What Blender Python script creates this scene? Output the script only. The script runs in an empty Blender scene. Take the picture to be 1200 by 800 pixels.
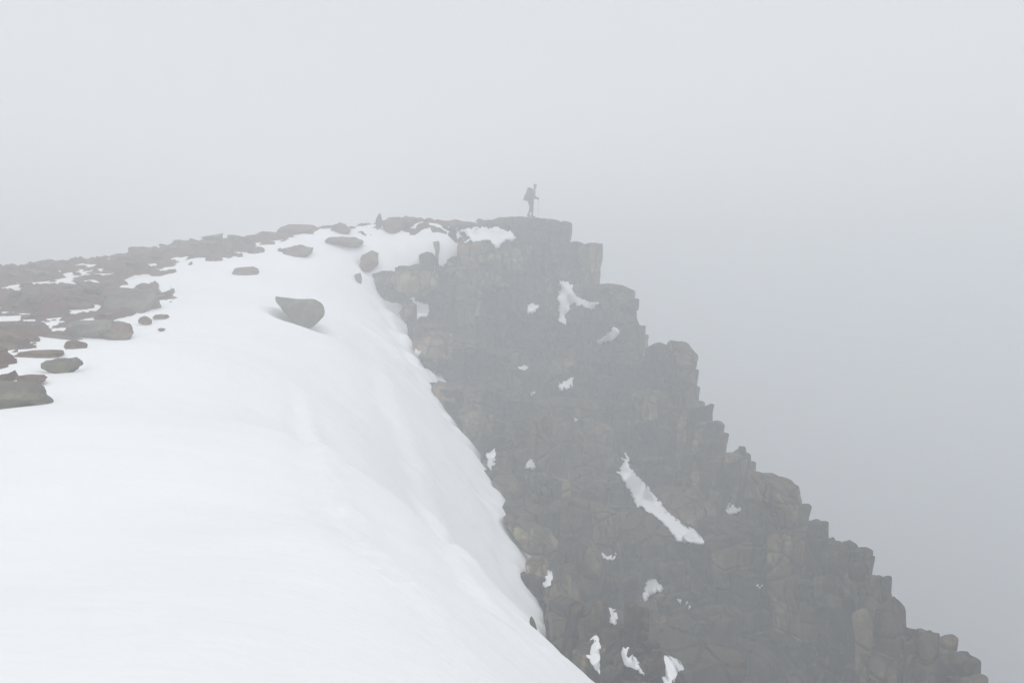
import bpy, bmesh, math, random
import numpy as np
from mathutils import Vector, Matrix
from mathutils.bvhtree import BVHTree

random.seed(4)
rng = np.random.default_rng(11)
sc = bpy.context.scene
C = sc.collection

# ---------------------------------------------------------------- camera
F = 933.33            # focal length in photo pixels (28 mm on a 36 mm sensor, 1200 px wide)
HY = 335.0            # eye-level row of the photo
cam_d = bpy.data.cameras.new('camera')
cam_d.sensor_width = 36; cam_d.lens = 28
cam_d.shift_y = -(400 - HY) / 1200
cam_d.clip_start = 0.05; cam_d.clip_end = 6000
cam = bpy.data.objects.new('camera', cam_d); C.objects.link(cam)
cam.rotation_euler = (math.radians(90), 0, 0)
cam.location = (0, 0, 0)
sc.camera = cam

# ---------------------------------------------------------------- world, sun, exposure
SUN_EL, SUN_ROT = math.radians(66), math.radians(160)
w = bpy.data.worlds.new('World'); sc.world = w; w.use_nodes = True
nt = w.node_tree; nt.nodes.clear()
sky = nt.nodes.new('ShaderNodeTexSky'); sky.sky_type = 'NISHITA'; sky.sun_disc = False
sky.sun_elevation = SUN_EL; sky.sun_rotation = SUN_ROT
sky.air_density = 1.0; sky.dust_density = 4.0
hs = nt.nodes.new('ShaderNodeHueSaturation'); hs.inputs['Saturation'].default_value = 0.25
mx = nt.nodes.new('ShaderNodeMix'); mx.data_type = 'RGBA'; mx.inputs[0].default_value = 0.75
mx.inputs[7].default_value = (7.35, 7.6, 7.9, 1)          # even grey cloud cover
bg = nt.nodes.new('ShaderNodeBackground'); bg.inputs[1].default_value = 0.10
wo = nt.nodes.new('ShaderNodeOutputWorld')
nt.links.new(sky.outputs[0], hs.inputs['Color'])
nt.links.new(hs.outputs[0], mx.inputs[6])
nt.links.new(mx.outputs[2], bg.inputs[0]); nt.links.new(bg.outputs[0], wo.inputs[0])

sl = bpy.data.lights.new('sun', 'SUN'); sl.energy = 0.62; sl.angle = math.radians(60)
sl.color = (1.0, 0.97, 0.93)
sun = bpy.data.objects.new('sun', sl); C.objects.link(sun)
sun.rotation_euler = (math.radians(90) - SUN_EL, 0, math.radians(20))
sc.view_settings.view_transform = 'Standard'; sc.view_settings.look = 'None'
sc.view_settings.exposure = 0.28; sc.view_settings.gamma = 1
sc.view_settings.use_curve_mapping = False
cy = sc.cycles
cy.volume_bounces = 12; cy.max_bounces = 16; cy.diffuse_bounces = 3
cy.use_denoising = True
cy.sample_clamp_indirect = 6

# ---------------------------------------------------------------- numeric helpers
def unproj(px, py, d):
    return (np.asarray(px, float) - 600) / F * d, np.asarray(d, float), (HY - np.asarray(py, float)) / F * d

def tps_fit(P, v, lam=0.0):
    P = np.asarray(P, float); v = np.asarray(v, float); n = len(P)
    r2 = ((P[:, None] - P[None]) ** 2).sum(-1)
    K = 0.5 * r2 * np.log(r2 + 1e-9); K[np.arange(n), np.arange(n)] = lam
    A = np.zeros((n + 3, n + 3)); A[:n, :n] = K
    Q = np.hstack([np.ones((n, 1)), P]); A[:n, n:] = Q; A[n:, :n] = Q.T
    return P, np.linalg.solve(A, np.concatenate([v, np.zeros(3)]))
def tps_eval(m, X):
    P, c = m; X = np.asarray(X, float); out = np.empty(len(X))
    for s in range(0, len(X), 20000):
        x = X[s:s + 20000]
        r2 = ((x[:, None] - P[None]) ** 2).sum(-1)
        out[s:s + 20000] = (0.5 * r2 * np.log(r2 + 1e-9)) @ c[:-3] + c[-3] + x @ c[-2:]
    return out

_perm = rng.permutation(512)
_perm = np.concatenate([_perm, _perm, _perm])
_grad = rng.normal(size=(512, 3)); _grad /= np.linalg.norm(_grad, axis=1)[:, None]
def noise3(p):
    p = np.asarray(p, float); i = np.floor(p).astype(int); f = p - i; i &= 511
    u = f * f * f * (f * (f * 6 - 15) + 10); out = 0
    for a in (0, 1):
        for b in (0, 1):
            for c in (0, 1):
                h = _perm[(_perm[(_perm[(i[:, 0] + a) & 511] + i[:, 1] + b) & 511] + i[:, 2] + c) & 511]
                g = _grad[h]
                d = ((f - (a, b, c)) * g).sum(1)
                wgt = (u[:, 0] if a else 1 - u[:, 0]) * (u[:, 1] if b else 1 - u[:, 1]) * (u[:, 2] if c else 1 - u[:, 2])
                out = out + wgt * d
    return out * 1.6
def fbm(p, o=4):
    p = np.asarray(p, float); return sum(noise3(p * 2 ** k + 17.3 * k) * 0.5 ** k for k in range(o))
def n2(x, y, s, seed=0.0, o=4):
    return fbm(np.stack([np.asarray(x) / s, np.asarray(y) / s, np.full(np.shape(x), seed)], 1), o)

def inpoly(px, py, poly):
    px = np.asarray(px, float); py = np.asarray(py, float); r = np.zeros(px.shape, bool); n = len(poly)
    for k in range(n):
        x0, y0 = poly[k]; x1, y1 = poly[(k + 1) % n]
        c = (y0 > py) != (y1 > py)
        with np.errstate(divide='ignore', invalid='ignore'):
            xi = (x1 - x0) * (py - y0) / (y1 - y0 + 1e-12) + x0
        r ^= c & (px < xi)
    return r

def mesh_obj(name, V, Fc, mats, smooth=True, parent=None, kind=None, label=None, cat=None, group=None, sharp=None):
    me = bpy.data.meshes.new(name)
    V = np.asarray(V, np.float32)
    if isinstance(Fc, np.ndarray):
        me.vertices.add(len(V)); me.vertices.foreach_set('co', V.ravel())
        k = Fc.shape[1]
        me.loops.add(Fc.size); me.loops.foreach_set('vertex_index', Fc.ravel().astype(np.int32))
        me.polygons.add(len(Fc)); me.polygons.foreach_set('loop_start', np.arange(0, Fc.size, k, dtype=np.int32))
        me.update(calc_edges=True); me.validate()
    else:
        me.from_pydata(V.tolist(), [], Fc); me.update()
    me.polygons.foreach_set('use_smooth', np.full(len(me.polygons), smooth)); 
    if sharp: me.set_sharp_from_angle(angle=math.radians(sharp))
    for m in (mats if isinstance(mats, list) else [mats]): me.materials.append(m)
    o = bpy.data.objects.new(name, me); C.objects.link(o)
    if parent: o.parent = parent
    tag(o, label, cat, group, kind)
    return o
def tag(o, label=None, cat=None, group=None, kind=None):
    if kind: o['kind'] = kind
    if label: o['label'] = label
    if cat: o['category'] = cat
    if group: o['group'] = group

# ---------------------------------------------------------------- materials
def new_mat(name, rough=0.9):
    m = bpy.data.materials.new(name); m.use_nodes = True
    b = m.node_tree.nodes['Principled BSDF']; b.inputs['Roughness'].default_value = rough
    b.inputs['Specular IOR Level'].default_value = 0.25
    return m, m.node_tree, b
def noise_node(nt, co, scale, detail=6, rough=0.6, vec_scale=None):
    n = nt.nodes.new('ShaderNodeTexNoise'); n.inputs['Scale'].default_value = scale
    n.inputs['Detail'].default_value = detail; n.inputs['Roughness'].default_value = rough
    if vec_scale:
        mp = nt.nodes.new('ShaderNodeMapping'); mp.inputs['Scale'].default_value = vec_scale
        nt.links.new(co, mp.inputs[0]); co = mp.outputs[0]
    nt.links.new(co, n.inputs['Vector']); return n.outputs['Fac']
def ramp(nt, fac, stops):
    r = nt.nodes.new('ShaderNodeValToRGB'); e = r.color_ramp.elements
    while len(e) < len(stops): e.new(0.5)
    for el, (p, c) in zip(e, stops): el.position = p; el.color = (*c, 1)
    nt.links.new(fac, r.inputs[0]); return r.outputs[0]
def mixc(nt, fac, a, b):
    m = nt.nodes.new('ShaderNodeMix'); m.data_type = 'RGBA'
    if isinstance(fac, (int, float)): m.inputs[0].default_value = fac
    else: nt.links.new(fac, m.inputs[0])
    for s, v in ((6, a), (7, b)):
        if isinstance(v, tuple): m.inputs[s].default_value = (*v, 1)
        else: nt.links.new(v, m.inputs[s])
    return m.outputs[2]

def rock_mat(name, base, dark, lichen, rust, rust_amt, coord='Object', tint=False, top_dark=True):
    m, nt, b = new_mat(name, 0.92)
    co = nt.nodes.new('ShaderNodeTexCoord').outputs[coord]
    c = ramp(nt, noise_node(nt, co, 0.9, 8, 0.62), [(0.32, dark), (0.55, base), (0.75, tuple(min(1, v * 1.35) for v in base))])
    c = mixc(nt, ramp(nt, noise_node(nt, co, 9, 6, 0.7), [(0.45, (0, 0, 0)), (0.7, (1, 1, 1))]), c, tuple(v * 0.72 for v in base))
    # pale green-yellow lichen blotches
    c = mixc(nt, ramp(nt, noise_node(nt, co, 1.7, 9, 0.68), [(0.53, (0, 0, 0)), (0.63, (0.75,) * 3)]), c, lichen)
    # rusty heath and moss streaks
    c = mixc(nt, ramp(nt, noise_node(nt, co, 0.42, 7, 0.62), [(0.62 - rust_amt, (0, 0, 0)), (0.72 - rust_amt, (0.8,) * 3)]), c, rust)
    if tint:
        at = nt.nodes.new('ShaderNodeAttribute'); at.attribute_name = 'tint'
        mm = nt.nodes.new('ShaderNodeMix'); mm.data_type = 'RGBA'; mm.blend_type = 'MULTIPLY'; mm.inputs[0].default_value = 1
        nt.links.new(c, mm.inputs[6]); nt.links.new(ramp(nt, at.outputs['Fac'], [(0, (0.2, 0.2, 0.21)), (0.5, (0.52, 0.495, 0.46)), (1, (2.0, 1.93, 1.65))]), mm.inputs[7])
        c = mm.outputs[2]
    if tint:      # wet streaks run down the faces
        c = mixc(nt, ramp(nt, noise_node(nt, co, 1.3, 6, 0.65, (1.2, 1.2, 0.16)), [(0.52, (0, 0, 0)), (0.66, (0.5,) * 3)]), c, (0.035, 0.029, 0.024))
    if tint:      # heath and moss tone painted on level ledges to darken their brightly lit tops
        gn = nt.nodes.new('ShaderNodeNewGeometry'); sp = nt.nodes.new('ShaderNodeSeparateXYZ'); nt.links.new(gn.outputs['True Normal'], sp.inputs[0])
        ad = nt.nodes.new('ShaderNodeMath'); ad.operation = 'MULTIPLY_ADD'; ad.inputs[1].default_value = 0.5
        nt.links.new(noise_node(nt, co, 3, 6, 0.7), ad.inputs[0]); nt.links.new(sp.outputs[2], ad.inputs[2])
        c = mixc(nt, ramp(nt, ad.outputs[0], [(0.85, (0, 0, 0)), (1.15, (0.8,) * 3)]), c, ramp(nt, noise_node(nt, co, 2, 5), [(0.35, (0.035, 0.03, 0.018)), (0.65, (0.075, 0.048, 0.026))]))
    nt.links.new(c, b.inputs['Base Color'])
    bp = nt.nodes.new('ShaderNodeBump'); bp.inputs['Strength'].default_value = 0.45; bp.inputs['Distance'].default_value = 0.07
    nt.links.new(noise_node(nt, co, 5, 10, 0.72), bp.inputs['Height'])
    bp2 = nt.nodes.new('ShaderNodeBump'); bp2.inputs['Strength'].default_value = 0.6; bp2.inputs['Distance'].default_value = 0.18
    nt.links.new(noise_node(nt, co, 1.4, 5, 0.6, (1, 1, 0.25)), bp2.inputs['Height'])
    nt.links.new(bp.outputs[0], bp2.inputs['Normal'])
    last = bp2.outputs[0]; crk = []
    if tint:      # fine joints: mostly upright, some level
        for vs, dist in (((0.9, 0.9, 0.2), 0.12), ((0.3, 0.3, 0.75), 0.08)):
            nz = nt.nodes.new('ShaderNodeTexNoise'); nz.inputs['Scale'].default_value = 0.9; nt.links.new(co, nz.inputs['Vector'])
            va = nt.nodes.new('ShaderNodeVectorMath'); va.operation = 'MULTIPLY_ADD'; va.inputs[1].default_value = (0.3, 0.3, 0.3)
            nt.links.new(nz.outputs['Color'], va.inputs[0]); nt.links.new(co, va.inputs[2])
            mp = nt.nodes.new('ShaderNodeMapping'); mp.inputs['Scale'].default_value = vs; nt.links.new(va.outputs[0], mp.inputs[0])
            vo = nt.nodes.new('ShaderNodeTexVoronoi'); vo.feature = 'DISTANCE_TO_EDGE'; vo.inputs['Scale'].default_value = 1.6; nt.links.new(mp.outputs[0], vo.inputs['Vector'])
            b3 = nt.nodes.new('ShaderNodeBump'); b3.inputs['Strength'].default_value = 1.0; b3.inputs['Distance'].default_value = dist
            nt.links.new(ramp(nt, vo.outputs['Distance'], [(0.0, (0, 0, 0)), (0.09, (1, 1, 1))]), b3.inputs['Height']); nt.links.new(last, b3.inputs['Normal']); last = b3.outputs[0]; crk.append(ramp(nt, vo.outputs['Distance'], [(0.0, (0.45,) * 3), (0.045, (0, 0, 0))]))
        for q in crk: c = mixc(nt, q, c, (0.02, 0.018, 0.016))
        nt.links.new(c, b.inputs['Base Color'])
    nt.links.new(last, b.inputs['Normal'])
    return m
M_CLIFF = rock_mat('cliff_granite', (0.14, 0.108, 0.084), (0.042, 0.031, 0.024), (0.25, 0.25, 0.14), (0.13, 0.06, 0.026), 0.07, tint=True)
M_ROCK = rock_mat('boulder_granite', (0.18, 0.112, 0.088), (0.06, 0.038, 0.031), (0.19, 0.18, 0.10), (0.12, 0.065, 0.04), 0.06)
M_LICH = rock_mat('lichen_granite', (0.19, 0.17, 0.145), (0.09, 0.078, 0.066), (0.23, 0.23, 0.13), (0.13, 0.085, 0.05), 0.02)
M_HEATH = rock_mat('stony_heath', (0.13, 0.066, 0.044), (0.05, 0.026, 0.018), (0.10, 0.085, 0.05), (0.10, 0.052, 0.032), 0.1)

def snow_mat():
    m, nt, b = new_mat('snow', 0.75)
    co = nt.nodes.new('ShaderNodeTexCoord').outputs['Object']
    c = ramp(nt, noise_node(nt, co, 0.35, 6, 0.6), [(0.3, (0.84, 0.85, 0.86)), (0.7, (0.89, 0.895, 0.90))])
    nt.links.new(c, b.inputs['Base Color'])
    bp = nt.nodes.new('ShaderNodeBump'); bp.inputs['Strength'].default_value = 0.35; bp.inputs['Distance'].default_value = 0.05
    nt.links.new(noise_node(nt, co, 2.5, 8, 0.6, (1, 2.6, 1)), bp.inputs['Height'])
    nt.links.new(bp.outputs[0], b.inputs['Normal'])
    return m
M_SNOW = snow_mat()
def plain(name, col, rough=0.85, sc_=20):
    m, nt, b = new_mat(name, rough)
    co = nt.nodes.new('ShaderNodeTexCoord').outputs['Object']
    nt.links.new(ramp(nt, noise_node(nt, co, sc_, 4), [(0.3, tuple(v * 0.8 for v in col)), (0.7, tuple(v * 1.15 for v in col))]), b.inputs['Base Color'])
    return m

# ---------------------------------------------------------------- snow surface z = S(x, y)
BND = [(520, 285, 42), (462, 330, 40), (475, 380, 38), (515, 440, 35.5), (540, 500, 33.5), (585, 570, 31), (600, 610, 29.5),
       (625, 680, 27), (650, 750, 25), (690, 800, 23.5), (760, 900, 21)]
BND = [(a, b, c * (1 - 0.35 * min(1, max(0, (b - 430) / 370)))) for a, b, c in BND]
ctl = [(0, 0, -1.7), (-3, 0, -1.6), (-12, 0, -1.6), (-12, 9, -1.75), (-3, 5, -1.75), (-25, 12, -2.2), (-0.9, 0, -1.75),
       (1.2, 8, -4.4), (5, 8, -8), (3, 4, -4.8), (4, 0, -6), (2, 0, -3.6), (2, -6, -3.6), (-1.4, 14, -4.6), (-0.6, 9.5, -3.2), (0.6, 6, -3.3), (-2.9, 16.5, -3.4), (1, 14, -7.2),  (-4, -6, -1.5), (-14, -8, -1.3)]
for px, py, d in [(0, 475, 11), (0, 600, 6), (150, 400, 20.5), (205, 345, 30), (0, 400, 19), (0, 350, 27), (270, 312, 35), (400, 288, 40),
                  (350, 390, 24), (335, 440, 16.5), (365, 520, 9.5), (445, 640, 6), (300, 600, 6.3), (280, 350, 28), (560, 820, 4.0),
                  (-200, 330, 33), (500, 277, 42), (560, 270, 46)] + BND:
    x, y, z = unproj(px, py, d); ctl.append((float(x), float(y), float(z)))
for px, py, d in [(-150, 330, 37), (0, 319, 38), (150, 301, 39), (230, 288, 40), (340, 276, 41), (440, 267, 43), (520, 265, 45), (600, 262, 47)]:
    x, y, z = map(float, unproj(px, py, d)); ctl.append((x, y, z))
    s = 1 + 9 / d;  ctl.append((x * s, y * s, z - 1.6))
    s = 1 + 30 / d; ctl.append((x * s, y * s, z - 13))
for px, py, d in BND:
    x, y, z = map(float, unproj(px, py, d)); ctl.append((x + 4, y, z - 5))
ctl = np.array(ctl)
S_M = tps_fit(ctl[:, :2], ctl[:, 2], 0.4)

def worldline(pts):
    out = []
    for px, py in pts: out.append(hit_S(px, py)[:2])
    return np.array(out)
def seg_dist(X, L):
    best = np.full(len(X), 1e9); side = np.zeros(len(X)); tt = np.zeros(len(X))
    for k in range(len(L) - 1):
        a, b = L[k], L[k + 1]; ab = b - a
        t = np.clip(((X - a) @ ab) / (ab @ ab), 0, 1); q = a + t[:, None] * ab
        d = np.hypot(*(X - q).T); s = np.sign(ab[0] * (X - a)[:, 1] - ab[1] * (X - a)[:, 0])
        m = d < best; best[m] = d[m]; side[m] = s[m]; tt[m] = (k + t[m]) / (len(L) - 1)
    return best, side, tt
def S0(x, y):
    x = np.atleast_1d(np.asarray(x, float)); y = np.atleast_1d(np.asarray(y, float))
    return tps_eval(S_M, np.stack([x, y], 1))
def hit_S(px, py, fn=S0):
    d = np.concatenate([np.arange(2, 20, 0.05), np.arange(20, 52, 0.1)])
    x, y, z = unproj(px, py, d); s = fn(x, y)
    k = np.nonzero(z <= s)[0]
    k = k[0] if len(k) else int(np.argmin(z - s))
    return np.array([x[k], y[k], s[k]])
LIP = worldline([(345, 455), (362, 510), (372, 555), (398, 600), (440, 648), (490, 700), (535, 760), (575, 815)])
RUN = worldline([(488, 585), (515, 620), (540, 665), (575, 705), (625, 750), (670, 800)])
RUN2 = worldline([(430, 400), (455, 470), (480, 530), (500, 590), (530, 640)])
def S(x, y):
    x = np.atleast_1d(np.asarray(x, float)); y = np.atleast_1d(np.asarray(y, float))
    z = S0(x, y); X = np.stack([x, y], 1)
    near = np.clip(y / 14, 0.3, 1)
    for L, amp, wd in ((LIP, 0.20, 0.14), (RUN, 0.15, 0.22), (RUN2, 0.10, 0.4)):
        d, s, t = seg_dist(X, L)
        fade = np.sin(np.clip(t, 0.02, 0.98) * math.pi) ** 0.5
        dd = (d * s + 0.12 * n2(x, y, 0.8, 5.1, 2)) / (wd * near + 0.02)
        z += amp * near * fade * dd * np.exp(-dd * dd * 0.8) * 1.4
    z += 0.10 * n2(x, y * 0.7, 4.0, 3.0, 3) * near + 0.018 * n2(x * 0.8, y * 2.2, 0.9, 9.0, 3)
    return z

# stony ground shows through the snow left of this line (photo pixels)
FIELD = [(-400, 300), (-400, 480), (0, 452), (25, 440), (30, 425), (10, 415), (60, 398), (135, 392), (130, 375), (160, 372), (200, 352),
         (205, 340), (150, 332), (150, 325), (215, 318), (235, 312), (190, 308), (250, 303), (320, 300), (328, 290), (345, 283),
         (350, 272), (400, 270), (440, 275), (500, 271), (530, 271), (540, 200), (-400, 200)]
def proj(x, y, z):
    return 600 + F * x / y, HY - F * z / y
def G(x, y):                                      # stony ground height, above the snow only inside FIELD
    s = S0(x, y); yy = np.maximum(y, 1.0); px, py = proj(x, yy, s)
    px2 = px + 16 * n2(x, y, 1.6, 31.0, 3); py2 = py + 7 * n2(x, y, 1.3, 41.0, 3)
    inside = inpoly(px2, py2, FIELD) & (y > 6)
    h = 0.16 * np.abs(n2(x, y, 0.34, 55.0, 2)) + np.where(inside, 0.02, -1.0) + 0.26 * n2(x, y, 0.7, 77.0, 4) + 0.25 * n2(x, y, 3.2, 78.0, 2)
    return s + h

def grid_mesh(x0, x1, y0, y1, st, fn):
    xs = np.arange(x0, x1 + st / 2, st); ys = np.arange(y0, y1 + st / 2, st)
    X, Y = np.meshgrid(xs, ys); x = X.ravel(); y = Y.ravel()
    z = fn(x, y); n = len(xs); m = len(ys)
    i = (np.arange(m - 1)[:, None] * n + np.arange(n - 1)[None]).ravel()
    return np.stack([x, y, z], 1), np.stack([i, i + 1, i + n + 1, i + n], 1)

# valley far below, one sheet
V, Fc = grid_mesh(-900, 900, -900, 900, 20, lambda x, y: -75 + 6 * n2(x, y, 140, 2.0, 4) - 0.02 * np.hypot(x, y))
mesh_obj('ground', V, Fc, M_HEATH, kind='structure', label='valley ground far below')

# ---------------------------------------------------------------- cliff
SIL = [(440, 320), (456, 335), (465, 318), (485, 308), (505, 300), (512, 284), (520, 272), (535, 266), (560, 260), (600, 257), (640, 259), (667, 262), (672, 284),
       (690, 287), (694, 312), (720, 320), (722, 346), (752, 350), (757, 400), (766, 408), (775, 404), (782, 412), (784, 399), (806, 402),
       (815, 415), (814, 452), (819, 458), (820, 478), (830, 497), (846, 499), (853, 510), (868, 514), (872, 538), (884, 553), (900, 556),
       (938, 566), (935, 594), (946, 600), (960, 602), (965, 628), (980, 630), (1000, 636), (1024, 652), (1024, 670), (1040, 682), (1045, 706),
       (1058, 706), (1064, 714), (1080, 715), (1100, 728), (1106, 748), (1124, 750), (1130, 786), (1158, 788), (1164, 810), (1220, 870), (1300, 960)]
SILX = np.array([p[0] for p in SIL], float); SILY = np.array([p[1] for p in SIL], float)
BLINE = [(520, 272), (505, 298), (475, 306), (457, 325), (462, 342), (478, 350), (466, 372), (474, 392), (482, 402), (478, 428), (492, 434),
         (520, 432), (522, 438), (506, 455), (504, 470), (530, 478), (534, 492), (540, 510), (560, 530), (575, 555), (590, 572),
         (600, 603), (588, 606), (596, 625), (628, 650), (614, 662), (620, 685), (636, 712), (640, 740), (662, 760), (684, 772), (690, 812), (740, 900), (820, 1100)]
RPOLY = BLINE + [(1500, 1100), (1300, 960)] + SIL[::-1][1:-6]
DC = [(520, 276, 43), (560, 262, 46), (625, 259, 47.5), (668, 264, 47.5), (690, 290, 47), (722, 325, 46.2), (752, 352, 45.5), (765, 405, 44.5),
      (790, 402, 44.5), (815, 440, 43.5), (820, 480, 42.8), (870, 520, 41), (885, 553, 40), (938, 566, 38.2), (965, 615, 36.6), (1020, 655, 34.6),
      (1045, 705, 33), (1080, 715, 32.2), (1105, 748, 31), (1130, 785, 29.7), (1160, 800, 28.8), (1300, 960, 24),
      (560, 300, 44), (470, 325, 39.6), (480, 390, 37.3), (520, 440, 35), (548, 500, 33), (580, 565, 30.6), (600, 610, 29),
      (630, 680, 26.8), (650, 750, 25), (690, 800, 23.4), (760, 900, 19),
      (620, 290, 46.4), (620, 380, 43.8), (560, 400, 39), (600, 470, 38.2), (680, 400, 44.2), (660, 500, 39.4), (620, 540, 34.6), (700, 540, 39),
      (640, 610, 31), (700, 640, 33), (670, 700, 28.3), (690, 760, 26.4), (730, 545, 41), (825, 635, 37), (760, 480, 43.4), (800, 560, 41.2),
      (880, 640, 38.8), (900, 720, 36.6), (960, 700, 35.4), (1000, 790, 32.6), (1060, 790, 31.2), (760, 650, 35.8), (740, 720, 31), (800, 700, 34.6),
      (800, 790, 29.5), (880, 800, 33), (740, 800, 26.5), (900, 900, 29), (1050, 900, 28), (1200, 1000, 23)]
DC = np.array(DC, float)
DC[:, 2] *= 1 - 0.52 * np.clip((DC[:, 0] - 670) / 400, 0, 1)
DC[:, 2] *= 1 - 0.35 * np.clip((DC[:, 1] - 430) / 370, 0, 1) * np.clip((1000 - DC[:, 0]) / 300, 0, 1)
D_M = tps_fit(DC[:, :2] / 100, DC[:, 2], 0.02)
pxs = np.arange(430, 1400, 6.0); TB = []
for p in pxs:
    ys_ = np.interp(p, SILX, SILY); q = np.linspace(ys_, ys_ + 700, 240)
    d = tps_eval(D_M, np.stack([np.full(240, p), q], 1) / 100)
    d = np.minimum.accumulate(d - np.arange(240) * 0.004)
    TB.append((q, np.maximum(d, 5)))
def rock_z(x, y):
    """(z, is_crest) of the smooth cliff surface"""
    y = max(y, 3); px = 600 + F * x / y
    k = int(np.clip(round((px - pxs[0]) / 6), 0, len(pxs) - 1)); q, d = TB[k]
    zc = y * (HY - float(np.interp(px, SILX, SILY))) / F
    if y > d[0]: return zc - max(0, (y - d[0] - (4.5 if px < 652 else 0.9))) * 1.5, y - d[0]
    if y < d[-1]: return y * (HY - q[-1]) / F - (d[-1] - y), -9
    py = float(np.interp(-y, -d, q))
    return y * (HY - py) / F, y - d[0]

def sites_in(x0, x1, y0, y1, st, jit):
    P = []
    r = 0; y = y0
    while y < y1:
        x = x0 + (st / 2 if r % 2 else 0)
        while x < x1:
            P.append((x + rng.uniform(-jit, jit) * st, y + rng.uniform(-jit, jit) * st)); x += st
        y += st * 0.9; r += 1
    return np.array(P)
th = math.radians(27); RM = np.array([[math.cos(th), -math.sin(th)], [math.sin(th), math.cos(th)]])
def bsp(x0, x1, y0, y1, tgt, spread, out):
    """split a rectangle along two joint directions into blocks of very mixed size"""
    cx, cy = (x0 + x1) / 2, (y0 + y1) / 2
    w_, h_ = x1 - x0, y1 - y0
    lim = tgt * (min(1.25, max(0.55, 0.6 + (cy - 16) / 38)) if tgt < 1.7 else 1) * math.exp(spread * math.sin(cx * 0.9 + 1.3 * math.sin(cy * 0.7)) * 0.6 + rng.normal() * spread * 0.55)
    if max(w_, h_) < 7 and w_ * h_ < lim * lim and max(w_, h_) < 3.0 * min(w_, h_) + 0.1: out.append((x0, x1, y0, y1)); return
    if max(w_, h_) < 0.45: out.append((x0, x1, y0, y1)); return
    f = rng.uniform(0.3, 0.7)
    if w_ > h_ * rng.uniform(0.75, 1.35): m = x0 + w_ * f; bsp(x0, m, y0, y1, tgt, spread, out); bsp(m, x1, y0, y1, tgt, spread, out)
    else: m = y0 + h_ * f; bsp(x0, x1, y0, m, tgt, spread, out); bsp(x0, x1, m, y1, tgt, spread, out)
def centres(L):
    q = np.array([((a + b) / 2, (c + d) / 2) for a, b, c, d in L]); return (q - (0, 35)) @ RM.T + (0, 35)
def warp(P):
    P = np.asarray(P, float)
    return P + np.stack([0.55 * n2(P[:, 0], P[:, 1], 5.5, 2.2, 2), 0.55 * n2(P[:, 0], P[:, 1], 5.5, 8.8, 2)], 1)
o1 = []; bsp(-26, 44, 2, 72, 5.2, 0.3, o1); macro = centres(o1)
o2 = []; bsp(-26, 44, 2, 72, 2.2, 0.35, o2); meso = centres(o2)
o3 = []; bsp(-26, 44, 2, 72, 1.45, 0.8, o3)
fine = []                                            # smaller blocks along the crest
for q in o3:
    cxy = warp(centres([q]))[0]
    if 12 < cxy[1] < 56 and abs(cxy[0]) < 0.8 * cxy[1] and -2.2 < rock_z(*cxy)[1] < 2.0 and max(q[1] - q[0], q[3] - q[2]) > 1.1: bsp(*q, 0.8, 0.6, fine)
    else: fine.append(q)
o3 = fine; sites = centres(o3)
sites = warp(sites)
vis = lambda P: (P[:, 1] > 12) & (P[:, 1] < 56) & (np.abs(P[:, 0]) < 0.8 * P[:, 1])
macro_z = np.array([rock_z(*m)[0] if v else -99 for m, v in zip(macro, vis(macro))]); meso_z = np.array([rock_z(*m)[0] if v else -99 for m, v in zip(meso, vis(meso))])
keep = []; ztop = []; crest = []
sV = vis(sites)
for i, (x, y) in enumerate(sites):
    if not sV[i]: continue
    z, cr = rock_z(x, y); px = 600 + F * x / y
    if cr > (7 if px < 652 else 4) or px < 440 or px > 1260: continue
    py = HY - F * z / y
    if py > 930: continue
    s = float(S0(x, y)[0]); sy = np.interp(px, SILX, SILY)
    if cr < 0.4 and not inpoly(np.array([px]), np.array([max(py + (0 if cr < 0 else 6), sy + 3)]), RPOLY)[0]: continue
    if cr >= 0.4 and px < 530: continue
    if cr < -0.3:
        mz = macro_z[np.argmin(((macro - (x, y)) ** 2).sum(1))]; ez = meso_z[np.argmin(((meso - (x, y)) ** 2).sum(1))]
        if mz < -90: mz = z
        if ez < -90: ez = z
        e = min(1, -cr / 2.2)
        t = (0.62 * mz + 0.28 * ez + 0.10 * z) * e + z * (1 - e) + rng.normal() * 0.2
        t = float(np.clip(t, z - 3.0, z + 2.8))
        t += 1.1 * float(n2(np.array([x]), np.array([y]), 3.6, 12.5, 2)[0]) * e
        if s > z - 1.2 and px < 700: t = float(np.clip(t, z - 0.7, z + 0.9))
    else: t = z - abs(rng.normal()) * 0.08 - (0 if px < 690 else rng.choice([0, 0.25, 0.7], p=[0.6, 0.25, 0.15]))
    t = min(t, y * (HY - sy) / F)
    if abs(x - 1.1) < 1.1 and abs(y - 48.6) < 1.3: t = y * (HY - 258) / F
    if t < s + 0.1 and cr < 0 and px < 700 and not inpoly(np.array([px - 34]), np.array([py]), RPOLY)[0]: t = s + rng.uniform(0.1, 0.5)
    keep.append(i); ztop.append(t); crest.append(cr)
keep = np.array(keep); ztop = np.array(ztop)
def cell(i):
    x0, x1, y0, y1 = o3[i]; g = 0.035
    q = np.array([(x0 + g, y0 + g), (x1 - g, y0 + g), (x1 - g, y1 - g), (x0 + g, y1 - g)])
    m = min(x1 - x0, y1 - y0); q = q + rng.uniform(-0.07, 0.07, (4, 2)) * m
    return warp((q - (0, 35)) @ RM.T + (0, 35))
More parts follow.
